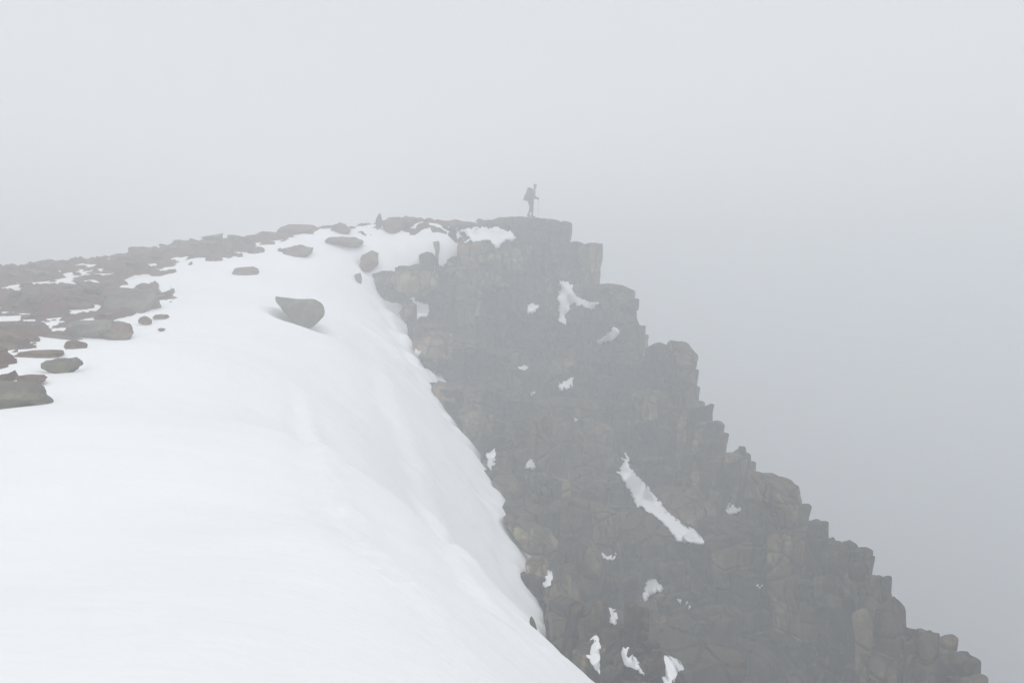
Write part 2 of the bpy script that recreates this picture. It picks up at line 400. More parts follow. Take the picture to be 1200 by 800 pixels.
def resample(poly, n, rnd):
    poly = np.stack([poly * (1 - rnd) + np.roll(poly, -1, 0) * rnd, poly * rnd + np.roll(poly, -1, 0) * (1 - rnd)], 1).reshape(-1, 2)
    c = poly.mean(0); seg = np.roll(poly, -1, 0) - poly; L = np.hypot(*seg.T); cum = np.concatenate([[0], np.cumsum(L)])
    t = np.sort(np.concatenate([cum[:-1], (np.arange(n - len(poly)) + 0.5) / (n - len(poly)) * cum[-1]]))
    P = np.vstack([poly, poly[:1]])
    return np.stack([np.interp(t, cum, P[:, 0]), np.interp(t, cum, P[:, 1])], 1)

VV = []; FF = []; TT = []; off = 0; NR = 24
def add_block(ring, z0, z1, top_tilt, bot_tilt, r):
    """a rounded joint block: ring (NR,2) between z0 and z1"""
    global off
    c = ring.mean(0); rel = ring - c; h = z1 - z0; rr = min(r, h * 0.35)
    nm = max(1, min(9, int(h / 0.26)))
    prof = [(1 - 1.6 * rr, 0), (1 - 0.5 * rr, 0.02), (1, rr * 0.7 / h)]
    prof += [(1 + rng.normal() * 0.012, rr * 0.7 / h + (1 - 1.4 * rr / h) * k / nm) for k in range(1, nm)] + [(1, 1 - rr * 0.7 / h)]
    prof += [(1 - 0.35 * rr, 1 - 0.33 * rr / h), (1 - 1.2 * rr, 1 - 0.04 * rr / h), (0.5, 1 + 0.02), (0.04, 1 + 0.03)]
    rows = []
    lean = rng.normal(size=2) * 0.035
    for sF, t in prof:
        q = c + rel * sF + lean * h * (t - 0.5)
        zz = z0 + h * t + np.where(t > 0.5, (rel * sF) @ top_tilt, (rel * sF) @ bot_tilt) * abs(2 * t - 1)
        rows.append(np.column_stack([q, zz]))
    V = np.vstack(rows); n = len(rows)
    i = (np.arange(n - 1)[:, None] * NR + np.arange(NR)[None]).ravel(); j = (np.arange(n - 1)[:, None] * NR + (np.arange(NR) + 1)[None] % NR).ravel()
    FF.append(np.stack([i, j, j + NR, i + NR], 1) + off)
    t = float(np.clip(0.45 + rng.normal() * 0.27, 0, 1))
    VV.append(V); TT.append(np.full(len(V), t)); off += len(V)

for kk, i in enumerate(keep):
    poly = cell(i)
    if poly is None or len(poly) < 3: continue
    d2 = ((sites[keep] - sites[i]) ** 2).sum(1); nb = np.argsort(d2)[1:11]
    low = min(ztop[nb].min(), ztop[kk]) - 0.9
    if crest[kk] > -1.5: low -= 2.5
    low -= 0.6
    c = poly.mean(0); base = poly
    z1 = ztop[kk]; tt = rng.normal(size=2) * 0.12 + (0.04, -0.10)
    if rng.random() < 0.25: tt = rng.normal(size=2) * (0.3 if crest[kk] < -2 else 0.12)
    wv = math.sqrt(max(0.2, np.ptp(poly[:, 0]) * np.ptp(poly[:, 1])))
    tt *= min(1, 0.3 / (np.hypot(*tt) * wv + 1e-6)); first = True
    while z1 > low:
        h = wv * rng.choice([0.5, 0.9, 1.5, 2.6, 4.2], p=[0.10, 0.2, 0.25, 0.25, 0.2])
        z0 = z1 - h
        bt = rng.normal(size=2) * 0.07
        sF = rng.uniform(0.93, 1.03); ang = rng.normal() * 0.03
        R2 = np.array([[math.cos(ang), -math.sin(ang)], [math.sin(ang), math.cos(ang)]])
        ring = resample(c + (base - c) @ R2.T * sF + rng.normal(size=2) * 0.075 * wv, NR, rng.uniform(0.04, 0.16))
        add_block(ring, z0, z1 - 0.012, tt, bt, rng.uniform(0.03, 0.10) if not first else rng.uniform(0.04, 0.16))
        first = False; tt = bt; z1 = z0
HOL = []
for px, py, w_, dep in [(-2, 472, 84, 0.09), (66, 432, 46, 0.09), (82, 406, 30, 0.08), (352, 376, 60, 0.28), (432, 313, 26, 0.25), (420, 331, 12, 0.12), (282, 317, 40, 0.12),
                        (396, 284, 58, 0.12), (168, 378, 18, 0.06), (625, 742, 12, 0.1), (348, 296, 44, 0.1)]:
    h = hit_S(px, py); HOL.append((h[0], h[1] + 0.2, w_ / F * h[1] / 2, dep))
EDGE = worldline([p for p in BLINE[1:-2]])
def snow_z(x, y):
    z = S(x, y); d, _, _ = seg_dist(np.stack([x, y], 1), EDGE)
    z += (0.008 * np.clip(y, 14, 60) + 0.06) * np.exp(-(d / 1.2) ** 2) * n2(x, y, 1.0, 61.0, 3)
    yy = np.maximum(y, 0.5); px, py = proj(x, yy, z)
    for a, b, r, dep in HOL:
        q = np.hypot(x - a, (y - b) / 1.1) / r; z += -dep * np.exp(-(q / 1.05) ** 4) + 0.25 * dep * np.exp(-((q - 1.5) / 0.35) ** 2)
    m = (y > 12) & ~((px < 548) & (py < 300)) & ((px > 640) | inpoly(px - 16, py, RPOLY) | ((px > 560) & (y > 40)))
    for i in np.nonzero(m)[0]: z[i] = min(z[i], rock_z(x[i], y[i])[0] - 4.4)
    return z
V, Fc = grid_mesh(-34, 14, -8, 66, 0.14, snow_z)
mesh_obj('snow_slope', V, Fc, M_SNOW, kind='structure', label='smooth white snow slope falling away to the right')
def ground_z(x, y):
    z = G(x, y); px, py = proj(x, y, z)
    m = (px > 640) | inpoly(px - 10, py, RPOLY) | ((px > 545) & (y > 30))
    for i in np.nonzero(m)[0]: z[i] = min(z[i], rock_z(x[i], y[i])[0] - 4.6)
    return z
V, Fc = grid_mesh(-34, 8, 6, 54, 0.11, ground_z)
_ok = V[:, 2] > S0(V[:, 0], V[:, 1]) - 0.7
Fc = Fc[_ok[Fc].any(1) & (V[Fc[:, 0], 2] > S0(V[Fc[:, 0], 0], V[Fc[:, 0], 1]) - 1.6)]
_u, _i = np.unique(Fc, return_inverse=True); V = V[_u]; Fc = _i.reshape(Fc.shape)
mesh_obj('stony_ground', V, Fc, M_HEATH, kind='structure', label='brown stony ground showing through the snow')

# big rounded blocks along the snow edge and on the skyline, leaning out of the cliff
ico = bmesh.new(); bmesh.ops.create_icosphere(ico, subdivisions=4, radius=1)
ICO_V = np.array([v.co[:] for v in ico.verts]); ICO_F = np.array([[v.index for v in f.verts] for f in ico.faces]); ico.free()
ico = bmesh.new(); bmesh.ops.create_icosphere(ico, subdivisions=3, radius=1)
ICS_V = np.array([v.co[:] for v in ico.verts]); ICS_F = np.array([[v.index for v in f.verts] for f in ico.faces]); ico.free()
def rock_shape(size, seed, cuts=15, rough=0.10, fine=False, boxy=0.5):
    r = np.random.default_rng(seed); V = (ICO_V if fine else ICS_V).copy()
    for k in range(cuts):
        n = r.normal(size=3); n /= np.linalg.norm(n)
        if r.random() < boxy: n = np.sign(n) * (np.abs(n) == np.abs(n).max()) + r.normal(size=3) * 0.14; n /= np.linalg.norm(n)
        h = r.uniform(0.5, 0.85); d = V @ n - h; V -= np.maximum(d, 0)[:, None] * n * 0.97
    V += (V / np.linalg.norm(V, axis=1)[:, None]) * (rough * fbm(V * 1.9 + seed * 3.1, 5))[:, None]
    e = np.abs(V).max(0); V = V / e
    return V * np.array(size) / 2
def rot(V, rx, ry, rz):
    R = np.array(Matrix.Rotation(rz, 3, 'Z') @ Matrix.Rotation(ry, 3, 'Y') @ Matrix.Rotation(rx, 3, 'X')); return V @ R.T

cV = np.vstack(VV); cF = np.vstack(FF); cT = np.concatenate(TT)
# weather the faces
n1 = fbm(cV * 0.55, 3); n2_ = fbm(cV * np.array([2.2, 2.2, 1.3]) + 40, 3); n3_ = fbm(cV * 0.55 + 91, 2); n4 = fbm(cV * 5.5 + 7, 2)
cV[:, 0] += 0.16 * n1 + 0.035 * n2_ + 0.015 * n4; cV[:, 1] += 0.16 * n3_ - 0.045 * n2_ + 0.015 * n4; cV[:, 2] += 0.09 * n2_ + 0.08 * n1
def outline_rock(outline, d, thick, seed, rough=0.05, cuts=5):
    P = np.array(outline, float); c = (P.max(0) + P.min(0)) / 2; r = np.random.default_rng(seed)
    V = ICO_V.copy()
    for k in range(cuts):
        n = r.normal(size=3); n[1] -= 0.8; n /= np.linalg.norm(n); h = r.uniform(0.62, 0.85); dd = V @ n - h; V -= np.maximum(dd, 0)[:, None] * n
    th_ = np.arctan2(-V[:, 2], V[:, 0]); Q = np.vstack([P, P[:1]]) - c
    tt = np.linspace(0, len(P), 60 * len(P), endpoint=False); k = tt.astype(int); f = (tt - k)[:, None]
    L = Q[k] * (1 - f) + Q[k + 1] * f; la = np.arctan2(L[:, 1], L[:, 0]); lr = np.hypot(*L.T); o = np.argsort(la)
    rad = np.interp(th_, la[o], lr[o], period=2 * math.pi)
    q = np.hypot(V[:, 0], V[:, 2]); q = np.minimum(1, q * 1.02) ** 0.75
    X = c[0] + np.cos(th_) * rad * q; Y = c[1] + np.sin(th_) * rad * q
    W = np.array([(c[0] - 600) / F * d, d, (HY - c[1]) / F * d]); sc_ = d / F
    V2 = np.stack([(X - c[0]) * sc_, V[:, 1] * thick, -(Y - c[1]) * sc_], 1)
    V2 += (V / np.linalg.norm(V, axis=1)[:, None]) * (rough * fbm(V2 * 1.6 + seed * 3.7, 4))[:, None]
    return V2, W
def D_at(px, py): return float(tps_eval(D_M, np.array([[px / 100, py / 100]]))[0])
BIG = [
    ([(588, 606), (603, 604), (628, 618), (645, 625), (655, 638), (650, 650), (632, 652), (612, 640), (598, 625)], 1.0),
    ([(614, 662), (622, 655), (640, 656), (648, 668), (640, 680), (633, 702), (625, 700), (616, 680)], 0.8),
    ([(640, 680), (652, 668), (668, 680), (670, 700), (660, 715), (648, 720), (638, 712), (633, 700)], 0.9),
    ([(636, 725), (650, 716), (672, 715), (690, 735), (690, 765), (680, 772), (662, 760), (645, 748)], 1.0),
    ([(457, 325), (468, 317), (485, 312), (505, 318), (515, 335), (500, 350), (485, 348), (465, 342)], 1.3),
    ([(504, 456), (515, 447), (530, 450), (545, 462), (540, 476), (530, 476), (505, 468)], 0.9),
    ([(468, 366), (476, 352), (486, 352), (484, 370), (474, 376)], 0.5),
    ([(535, 480), (560, 475), (580, 480), (578, 515), (565, 532), (548, 510)], 1.2),
    ([(482, 398), (505, 386), (530, 390), (530, 425), (500, 434), (488, 420)], 1.2),
    ([(540, 283), (560, 278), (575, 285), (572, 310), (560, 330), (535, 320), (530, 300)], 1.2),
    ([(615, 500), (640, 490), (672, 505), (678, 530), (660, 550), (630, 540), (612, 520)], 1.2),
    ([(784, 399), (806, 402), (816, 415), (814, 452), (795, 466), (782, 445)], 1.2),
    ([(888, 556), (938, 566), (935, 594), (925, 614), (900, 608), (884, 580)], 1.6),
    ([(672, 640), (690, 632), (704, 650), (706, 690), (690, 712), (674, 690)], 1.0),
    ([(652, 590), (676, 580), (684, 600), (680, 630), (656, 634), (646, 612)], 1.0),
    ([(575, 560), (600, 556), (612, 572), (604, 592), (586, 592)], 0.8)]
bV = []; bF = []; bT = []; bo = len(cV)
for k, (ol, tk) in enumerate(BIG):
    c = np.mean(ol, 0); V, W = outline_rock(ol, D_at(*c) - (1.15 if k < 10 else 0.62) * tk, tk, 300 + k, 0.07)
    bV.append(V + W); bF.append(ICO_F + bo); bT.append(np.full(len(V), (0.86 if k < 10 else 0.6) + 0.12 * math.sin(k * 1.7))); bo += len(V)
# backing surface behind the joints
def back_z(x, y):
    return np.array([rock_z(a, b)[0] for a, b in zip(x, y)]) - 4.2
gV, gF = grid_mesh(-8, 32, 10, 56, 0.6, back_z)
gpx = 600 + F * gV[:, 0] / gV[:, 1]
gV[:, 2] = np.where(gpx < 660, np.minimum(gV[:, 2], S0(gV[:, 0], gV[:, 1]) - 0.6), gV[:, 2]); gV[:, 2] = np.maximum(gV[:, 2], -70)

aV = np.vstack([cV] + bV); aT = np.concatenate([cT] + bT)
tri = np.vstack([np.stack([cF[:, 0], cF[:, 1], cF[:, 2]], 1), np.stack([cF[:, 0], cF[:, 2], cF[:, 3]], 1)] + bF)
allV = np.vstack([aV, gV]); gF = gF + len(aV)
tri = np.vstack([tri, gF[:, [0, 1, 2]], gF[:, [0, 2, 3]]])
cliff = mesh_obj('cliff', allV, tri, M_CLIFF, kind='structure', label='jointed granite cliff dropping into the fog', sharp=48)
at = cliff.data.attributes.new('tint', 'FLOAT', 'POINT'); at.data.foreach_set('value', np.concatenate([aT, np.full(len(gV), 0.2)]).astype(np.float32))
print('cliff verts', len(allV), 'columns', len(keep))

# mountain below the cliff, down to the valley
V = []; n = 72
for k in range(14):
    t = k / 13
    for j in range(n):
        a = j / n * 2 * math.pi; r = 17 + 34 * t + 4 * math.sin(3 * a + k)
        V.append((-6 + r * 1.1 * math.cos(a) - 16, 22 + r * 1.0 * math.sin(a), -20 - 62 * t ** 0.8))
Fm = [(k * n + j, k * n + (j + 1) % n, (k + 1) * n + (j + 1) % n, (k + 1) * n + j) for k in range(13) for j in range(n)]
V = np.array(V); V += 2.2 * np.stack([fbm(V * 0.12 + s, 4) for s in (1, 30, 60)], 1)
mesh_obj('hill', V, Fm, M_HEATH, kind='structure', label='lower flanks of the mountain under the fog')

# ---------------------------------------------------------------- snow patches on the cliff
bvh = BVHTree.FromPolygons(allV.tolist(), tri.tolist(), all_triangles=True)
PATCH = [
    ([(735, 528), (738, 550), (749, 560), (766, 580), (783, 601), (800, 614), (820, 626), (827, 638), (803, 637), (794, 634), (784, 621), (764, 602), (744, 590), (738, 577), (725, 555), (731, 544)], 'long diagonal snow strip filling the gully in the middle of the cliff'),
    ([(655, 328), (668, 330), (672, 346), (688, 352), (701, 354), (694, 363), (680, 357), (667, 356), (661, 379), (654, 376)], 'L-shaped snow patch high on the cliff below the summit'),
    ([(696, 399), (710, 393), (719, 382), (727, 388), (722, 396), (704, 401)], 'small curved snow patch right of the L-shaped patch'),
    ([(616, 358), (625, 355), (632, 358), (627, 366), (617, 369)], 'small snow scrap on the upper face below the summit snow'),
    ([(538, 268), (570, 265), (598, 269), (604, 279), (588, 283), (582, 291), (573, 281), (540, 283), (550, 277)], 'snow patch lying on the summit top left of the hiker'),
    ([(606, 429), (620, 428), (618, 432), (607, 433)], 'thin sliver of snow on a ledge left of the cliff centre'),
    ([(652, 450), (661, 446), (670, 442), (671, 452), (660, 454), (655, 459)], 'ragged snow scrap on a ledge in the cliff centre'),
    ([(569, 530), (579, 526), (580, 540), (575, 552), (570, 545)], 'upright snow scrap beside the snow slope under a cracked pale block'),
    ([(613, 549), (620, 536), (629, 549)], 'small triangle of snow under the rounded layered block'),
    ([(640, 676), (648, 674), (644, 686), (636, 688)], 'little square of snow between two rounded blocks'),
    ([(760, 680), (779, 689), (764, 696), (754, 705)], 'triangular snow patch below the diagonal gully strip'),
    ([(688, 772), (698, 757), (704, 758), (702, 792), (694, 780)], 'forked snow tongue at the foot of the rounded blocks'),
    ([(732, 770), (740, 770), (756, 794), (742, 784), (732, 780)], 'slanting snow scrap low on the cliff near the bottom'),
    ([(786, 778), (804, 784), (796, 788), (788, 803), (779, 803)], 'hooked snow patch at the bottom edge of the view'),
    ([(714, 722), (724, 721), (722, 732), (714, 730)], 'small snow dot in a crack below the centre gully'),
    ([(480, 346), (488, 352), (502, 358), (499, 372), (486, 373), (488, 362)], 'snow pocket behind the small rock at the upper cliff edge'),
    ([(853, 600), (858, 590), (869, 598), (860, 603)], 'tiny star-shaped snow scrap on the right wall of the gully'),
    ([(671, 488), (680, 491), (674, 494)], 'tiny snow dot on a brown ledge in the cliff centre'),
    ([(706, 651), (722, 652), (720, 656), (708, 656)], 'thin snow line on a ledge left of the gully foot'),
    ([(884, 685), (896, 686), (890, 689)], 'small snow sliver on the dark right wall'),
    ([(621, 459), (628, 458), (627, 463), (620, 463)], 'tiny snow dot above the layered block'),
    ([(793, 700), (799, 704), (797, 708)], 'pair-sized snow crumb right of the triangular snow patch'),
    ([(484, 408), (494, 412), (488, 428), (482, 422)], 'snow pocket between cliff edge blocks beside the slope'),
    ([(806, 709), (812, 712), (808, 714)], 'faint snow crumb furthest right of the triangular snow patch')]
def snow_patch(poly, label, seed):
    P = np.array(poly, float); st = 1.6 if np.ptp(P[:, 0]) > 16 else 1.0
    x0, y0 = P.min(0) - 3; x1, y1 = P.max(0) + 3
    xs = np.arange(x0, x1, st); ys = np.arange(y0, y1, st); X, Y = np.meshgrid(xs, ys)
    jx = X + 2.8 * n2(X.ravel(), Y.ravel(), 5.0, seed, 3).reshape(X.shape); jy = Y + 2.8 * n2(X.ravel(), Y.ravel(), 5.0, seed + 50.5, 3).reshape(X.shape)
    ins = inpoly(jx, jy, poly)
    if ins.sum() < 4: ins = inpoly(X, Y, poly)
    D = np.full(X.shape, np.nan)
    for a in range(X.shape[0]):
        for b in range(X.shape[1]):
            dr = Vector(((X[a, b] - 600) / F, 1, (HY - Y[a, b]) / F)).normalized()
            h = bvh.ray_cast(Vector((0, 0, 0)), dr)
            if h[0] is not None: D[a, b] = h[0].y
    D = np.where(np.isnan(D), np.nanmedian(D), D)
    D0 = D.copy(); med = np.median(D[ins]); D = np.clip(D, med - (4.5 if st > 1.2 else 1.5), med + (4.5 if st > 1.2 else 1.5))
    def blur(A, k):
        for _ in range(k):
            Q = np.pad(A, 1, mode='edge'); A = (Q[1:-1, 1:-1] * 2 + Q[:-2, 1:-1] + Q[2:, 1:-1] + Q[1:-1, :-2] + Q[1:-1, 2:]) / 6
        return A
    Bl = blur(D, 40 if st > 1.2 else 12)
    Q = np.pad(D - Bl, 1, mode='edge')                      # lay the snow in front of the local high points
    lo = np.minimum.reduce([Q[i:i + D.shape[0], j:j + D.shape[1]] for i in range(3) for j in range(3)])
    Fd = blur(Bl + np.minimum(lo, 0), 10 if st > 1.2 else 4) - 0.07
    Q = np.pad(D0, 1, mode='edge'); m3 = np.minimum.reduce([Q[i:i + D.shape[0], j:j + D.shape[1]] for i in range(3) for j in range(3)])
    Fd = np.minimum(Fd, blur(m3, 1) - 0.06); Fd = np.minimum(Fd, m3 - 0.03)
    idx = -np.ones((X.shape[0], X.shape[1]), int); V = []
    fa = np.zeros(X.shape, bool); q = ins[:-1, :-1]
    Fc = []
    def vid(a, b, k):
        key = (a, b, k)
        if key not in M:
            d = Fd[a, b] + (0.55 if k else 0.0); M[key] = len(V)
            x, y, z = unproj(jx0[a, b], jy0[a, b], Fd[a, b]); V.append((float(x), float(y) + (0.55 if k else 0), float(z) - (0.02 if k else 0)))
        return M[key]
    M = {}; jx0 = X; jy0 = Y; cells = ins[:-1, :-1]
    H, W = cells.shape
    for a in range(H):
        for b in range(W):
            if not cells[a, b]: continue
            f = [vid(a, b, 0), vid(a + 1, b, 0), vid(a + 1, b + 1, 0), vid(a, b + 1, 0)]; Fc.append(f)
            Fc.append([vid(a, b, 1), vid(a, b + 1, 1), vid(a + 1, b + 1, 1), vid(a + 1, b, 1)])
            for (da, db, p, q) in ((-1, 0, (a, b + 1), (a, b)), (1, 0, (a + 1, b), (a + 1, b + 1)), (0, -1, (a, b), (a + 1, b)), (0, 1, (a + 1, b + 1), (a, b + 1))):
                na, nb_ = a + da, b + db
                if na < 0 or nb_ < 0 or na >= H or nb_ >= W or not cells[na, nb_]:
                    Fc.append([vid(*p, 0), vid(*q, 0), vid(*q, 1), vid(*p, 1)])
    if not Fc: return
    o = mesh_obj('snow_patch', V, Fc, M_SNOW, label=label, cat='snow patch', group='snow patches lying on the cliff')
    bm = bmesh.new(); bm.from_mesh(o.data); bmesh.ops.recalc_face_normals(bm, faces=bm.faces)
    bmesh.ops.smooth_vert(bm, verts=bm.verts, factor=0.5, use_axis_x=True, use_axis_y=True, use_axis_z=True); bm.to_mesh(o.data); bm.free()
for k, (p, l) in enumerate(PATCH): snow_patch(p, l, k * 3.3 + 1)

# ---------------------------------------------------------------- boulders
def place_rock(name, px, py, wpx, hpx, seed, mat, label, tilt=0, depth_f=0.8, sink=0.25, d=None, group='boulders', lean=0, cuts=12, boxy=0.4):
    """py is the foot of the rock in the photo"""
    if d is None: P = hit_S(px, py)
    else: P = np.array([float(v) for v in unproj(px, py, d)])
    w_ = wpx / F * P[1]; h = hpx / F * P[1]
    V = rock_shape((w_, w_ * depth_f, h * (1 + sink) * 1.15), seed, cuts, 0.12, True, boxy)
    V = rot(V, lean, math.radians(tilt), 0)
    V[:, 2] += h * (0.5 - sink * 0.5)
    o = mesh_obj(name, V, ICO_F, mat, label=label, cat='boulder', group=group, sharp=50)
    o.location = (P[0], P[1] + w_ * depth_f * 0.35, P[2]); return o

ROCKS = [
    (-2, 477, 84, 25, 1, M_LICH, 'large pale lichen-covered slab in the snow at the left edge, lowest of all', {}),
    (66, 436, 46, 16, 2, M_LICH, 'rounded lichen-spotted boulder alone in the snow', {}),
    (82, 409, 30, 9, 3, M_ROCK, 'small flat dark stone in the snow above the lichen-spotted boulder', {}),
    (30, 450, 38, 9, 5, M_ROCK, 'low brown stone just above the large lichen slab', {}),
    (350, 388, 58, 42, 6, M_LICH, 'pale wedge-shaped boulder sticking out of the open snow slope', dict(d=27.5)),
    (432, 319, 20, 27, 7, M_ROCK, 'upright boulder on the upper snow slope', dict(tilt=25)),
    (420, 334, 9, 15, 8, M_ROCK, 'small stone just below the upright boulder on the upper snow', dict(tilt=-15)),
    (282, 321, 36, 9, 9, M_ROCK, 'low peaked stone alone in the snow below the boulder field', {}),
    (443, 268, 9, 17, 10, M_ROCK, 'narrow upright stone on the skyline left of the summit', {}),
    (466, 272, 38, 17, 11, M_ROCK, 'humped boulder on the skyline beside the narrow upright stone', {}),
    (396, 288, 54, 10, 12, M_ROCK, 'long flat slab on the upper snow below the skyline', {}),
    (348, 300, 42, 12, 13, M_ROCK, 'flat stone at the snow edge left of the long flat slab', {}),
    (350, 275, 60, 13, 14, M_ROCK, 'broad low boulder on the skyline at the top of the boulder field', {}),
    (160, 304, 40, 14, 15, M_ROCK, 'rounded boulder standing highest on the left skyline', {}),
    (232, 292, 70, 14, 16, M_ROCK, 'wide low boulder on the skyline in the middle of the field', {}),
    (152, 366, 76, 26, 17, M_LICH, 'broad smooth pale slab at the snow edge of the boulder field', {}),
    (96, 395, 70, 24, 18, M_LICH, 'greenish slab at the lower snow edge of the field', {}),
    (128, 397, 44, 18, 19, M_ROCK, 'dark angular block beside the greenish slab', {}),
    (168, 381, 16, 9, 20, M_ROCK, 'small dark stone in the snow below the broad pale slab', {}),
    (186, 374, 20, 5, 21, M_ROCK, 'thin flat stone right of the small dark stone in snow', {}),
    (188, 388, 10, 3, 22, M_ROCK, 'tiny stone furthest out on the snow below the field', {}),
    (36, 420, 60, 8, 23, M_ROCK, 'long low brown slab at the snow edge above the lichen-spotted boulder', {}),
    (75, 360, 46, 22, 24, M_ROCK, 'pointed block standing among the rocks of the field', {}),
    (400, 274, 30, 8, 25, M_ROCK, 'low skyline stone between the broad boulder and the narrow stone', {}),
    (540, 270, 50, 11, 26, M_ROCK, 'flat boulder on the skyline at the start of the summit rocks', {}),
    (625, 747, 8, 22, 27, M_ROCK, 'dark sliver of rock poking from the steep snow beside the cliff', dict(tilt=-28, depth_f=0.5))]
OUT = [
    ([(321, 347), (345, 350), (366, 350), (377, 357), (378, 370), (368, 381), (358, 388), (345, 378), (333, 362)], M_LICH, 'pale wedge-shaped boulder sticking out of the open snow slope'),
    ([(419, 313), (425, 298), (436, 292), (443, 295), (442, 308), (434, 320), (427, 320)], M_ROCK, 'upright boulder on the upper snow slope'),
    ([(416, 322), (422, 320), (424, 334), (419, 335)], M_ROCK, 'small stone just below the upright boulder on the upper snow'),
    ([(619, 729), (624, 732), (631, 745), (628, 746), (622, 738)], M_LICH, 'dark sliver of rock poking from the steep snow beside the cliff')]
for k, (ol, m, l) in enumerate(OUT):
    c = np.mean(ol, 0); h = hit_S(c[0], max(p[1] for p in ol) - 0.3 * (max(p[1] for p in ol) - c[1]), S)
    h2 = hit_S(c[0], c[1], S); tk = 0.9 if k < 2 else 0.3
    V, W = outline_rock(ol, float(0.75 * h[1] + 0.25 * h2[1] if k < 1 else 0.5 * (h[1] + h2[1]) if k < 2 else h2[1]) + tk * 0.12, tk, 500 + k, 0.05)
    o = mesh_obj('boulder', V, ICO_F, m, label=l, cat='boulder', group='boulders', sharp=50); o.location = W
for px, py, w_, h_, sd, m, l, kw in ROCKS:
    if l in [q[2] for q in OUT]: continue
    place_rock('boulder', px, py, w_, h_, sd, m, l, **kw)

# the boulder field: single boulders, copied from eight shapes
protos = []
for k in range(8):
    V = rock_shape((1.0, 0.8, 0.62), 400 + k, 16, 0.13, False, 0.55)
    me = bpy.data.meshes.new('boulder'); me.from_pydata(V.tolist(), [], ICS_F.tolist()); me.update()
    me.polygons.foreach_set('use_smooth', [True] * len(me.polygons)); me.set_sharp_from_angle(angle=math.radians(42))
    me.materials.append(M_LICH if k in (2, 6) else M_ROCK); protos.append(me)
placed = []; tries = 0
while len(placed) < 255 and tries < 20000:
    tries += 1
    y = rng.uniform(9, 44); x = rng.uniform(-0.68, -0.04) * y
    s = float(S0(x, y)[0]); px, py = proj(x, y, s)
    px2 = px + rng.normal() * 5
    if not inpoly(np.array([px2]), np.array([py]), FIELD)[0] or px < -25 or px > 560: continue
    size = (0.28 + 0.7 * rng.random() ** 1.8) * (0.75 + y / 90)
    if any((x - a) ** 2 + ((y - b)) ** 2 < ((size + c) * 0.36) ** 2 for a, b, c in placed): continue
    placed.append((x, y, size))
for k, (x, y, size) in enumerate(placed):
    o = bpy.data.objects.new('boulder', protos[k % 8]); C.objects.link(o)
    g = float(G(np.array([x]), np.array([y]))[0])
    o.location = (x, y, g + size * rng.uniform(-0.10, 0.05))
    o.scale = (size * rng.uniform(0.9, 1.5), size * rng.uniform(0.8, 1.2), size * rng.uniform(0.35, 0.8))
    o.rotation_euler = (rng.normal() * 0.16, rng.normal() * 0.16, rng.uniform(0, 6.28))
    tag(o, 'weathered granite boulder packed among others in the left boulder field', 'boulder', 'boulders packed in the field left of the snow')

# ---------------------------------------------------------------- hiker
def skin_mesh(name, joints, edges, mat, parent, sub=2, root=0):
    me = bpy.data.meshes.new(name); me.from_pydata([j[:3] for j in joints], edges, [])
    o = bpy.data.objects.new(name, me); C.objects.link(o)
    md = o.modifiers.new('s', 'SKIN'); md.use_smooth_shade = True
    for i, j in enumerate(joints):
        sv = me.skin_vertices[0].data[i]; sv.radius = (j[3], j[4] if len(j) > 4 else j[3]); sv.use_root = (i == root)
    s2 = o.modifiers.new('d', 'SUBSURF'); s2.levels = sub; s2.render_levels = sub
    dg = bpy.context.evaluated_depsgraph_get(); ev = o.evaluated_get(dg); m2 = bpy.data.meshes.new_from_object(ev)
    o.modifiers.clear(); o.data = m2; m2.name = name
    m2.materials.clear(); m2.materials.append(mat); o.parent = parent
    for p in m2.polygons: p.use_smooth = True
    return o
HS = 1.09; hx, hy, hz = [float(v) for v in unproj(621.5, 257.5, 48.6)]
_h = [bvh.ray_cast(Vector((hx + a, hy + b, hz + 3)), Vector((0, 0, -1))) for a in (-0.12, 0.1, 0.25) for b in (-0.1, 0.1)]
hz = max(q[0].z for q in _h) - 0.03
hiker = bpy.data.objects.new('person', None); C.objects.link(hiker); hiker.location = (hx, hy, hz); hiker.scale = (HS,) * 3
tag(hiker, 'hiker in grey clothes walking right on the summit with a big backpack', 'person')
m_skin = plain('skin', (0.28, 0.18, 0.13)); m_jack = plain('jacket_cloth', (0.18, 0.19, 0.21)); m_trou = plain('trouser_cloth', (0.15, 0.15, 0.155))
m_boot = plain('boot_leather', (0.03, 0.025, 0.02)); m_pack = plain('pack_cloth', (0.15, 0.16, 0.185)); m_metal = plain('pole_metal', (0.35, 0.35, 0.35), 0.4)
# body, facing +X and leaning forward; hip at 0.95
J = [(0.05, 0, 0.98, 0.12, 0.15), (0.10, 0, 1.2, 0.11, 0.14), (0.17, 0, 1.42, 0.10, 0.16), (0.21, 0, 1.53, 0.055), (0.24, 0, 1.60, 0.055), (0.26, 0, 1.70, 0.095, 0.08), (0.265, 0, 1.78, 0.08, 0.07),
     (0.05, 0.10, 0.92, 0.085), (0.12, 0.10, 0.50, 0.06), (0.10, 0.10, 0.10, 0.04), (0.24, 0.10, 0.05, 0.035),
     (0.02, -0.10, 0.92, 0.085), (0.02, -0.10, 0.50, 0.06), (-0.12, -0.10, 0.12, 0.04), (0.02, -0.10, 0.05, 0.035),
     (0.17, 0.21, 1.43, 0.055), (0.20, 0.26, 1.16, 0.042), (0.40, 0.24, 1.05, 0.03), (0.17, -0.21, 1.43, 0.055), (0.22, -0.26, 1.16, 0.042), (0.43, -0.22, 1.06, 0.03),
     (0.34, 0, 1.685, 0.02)]
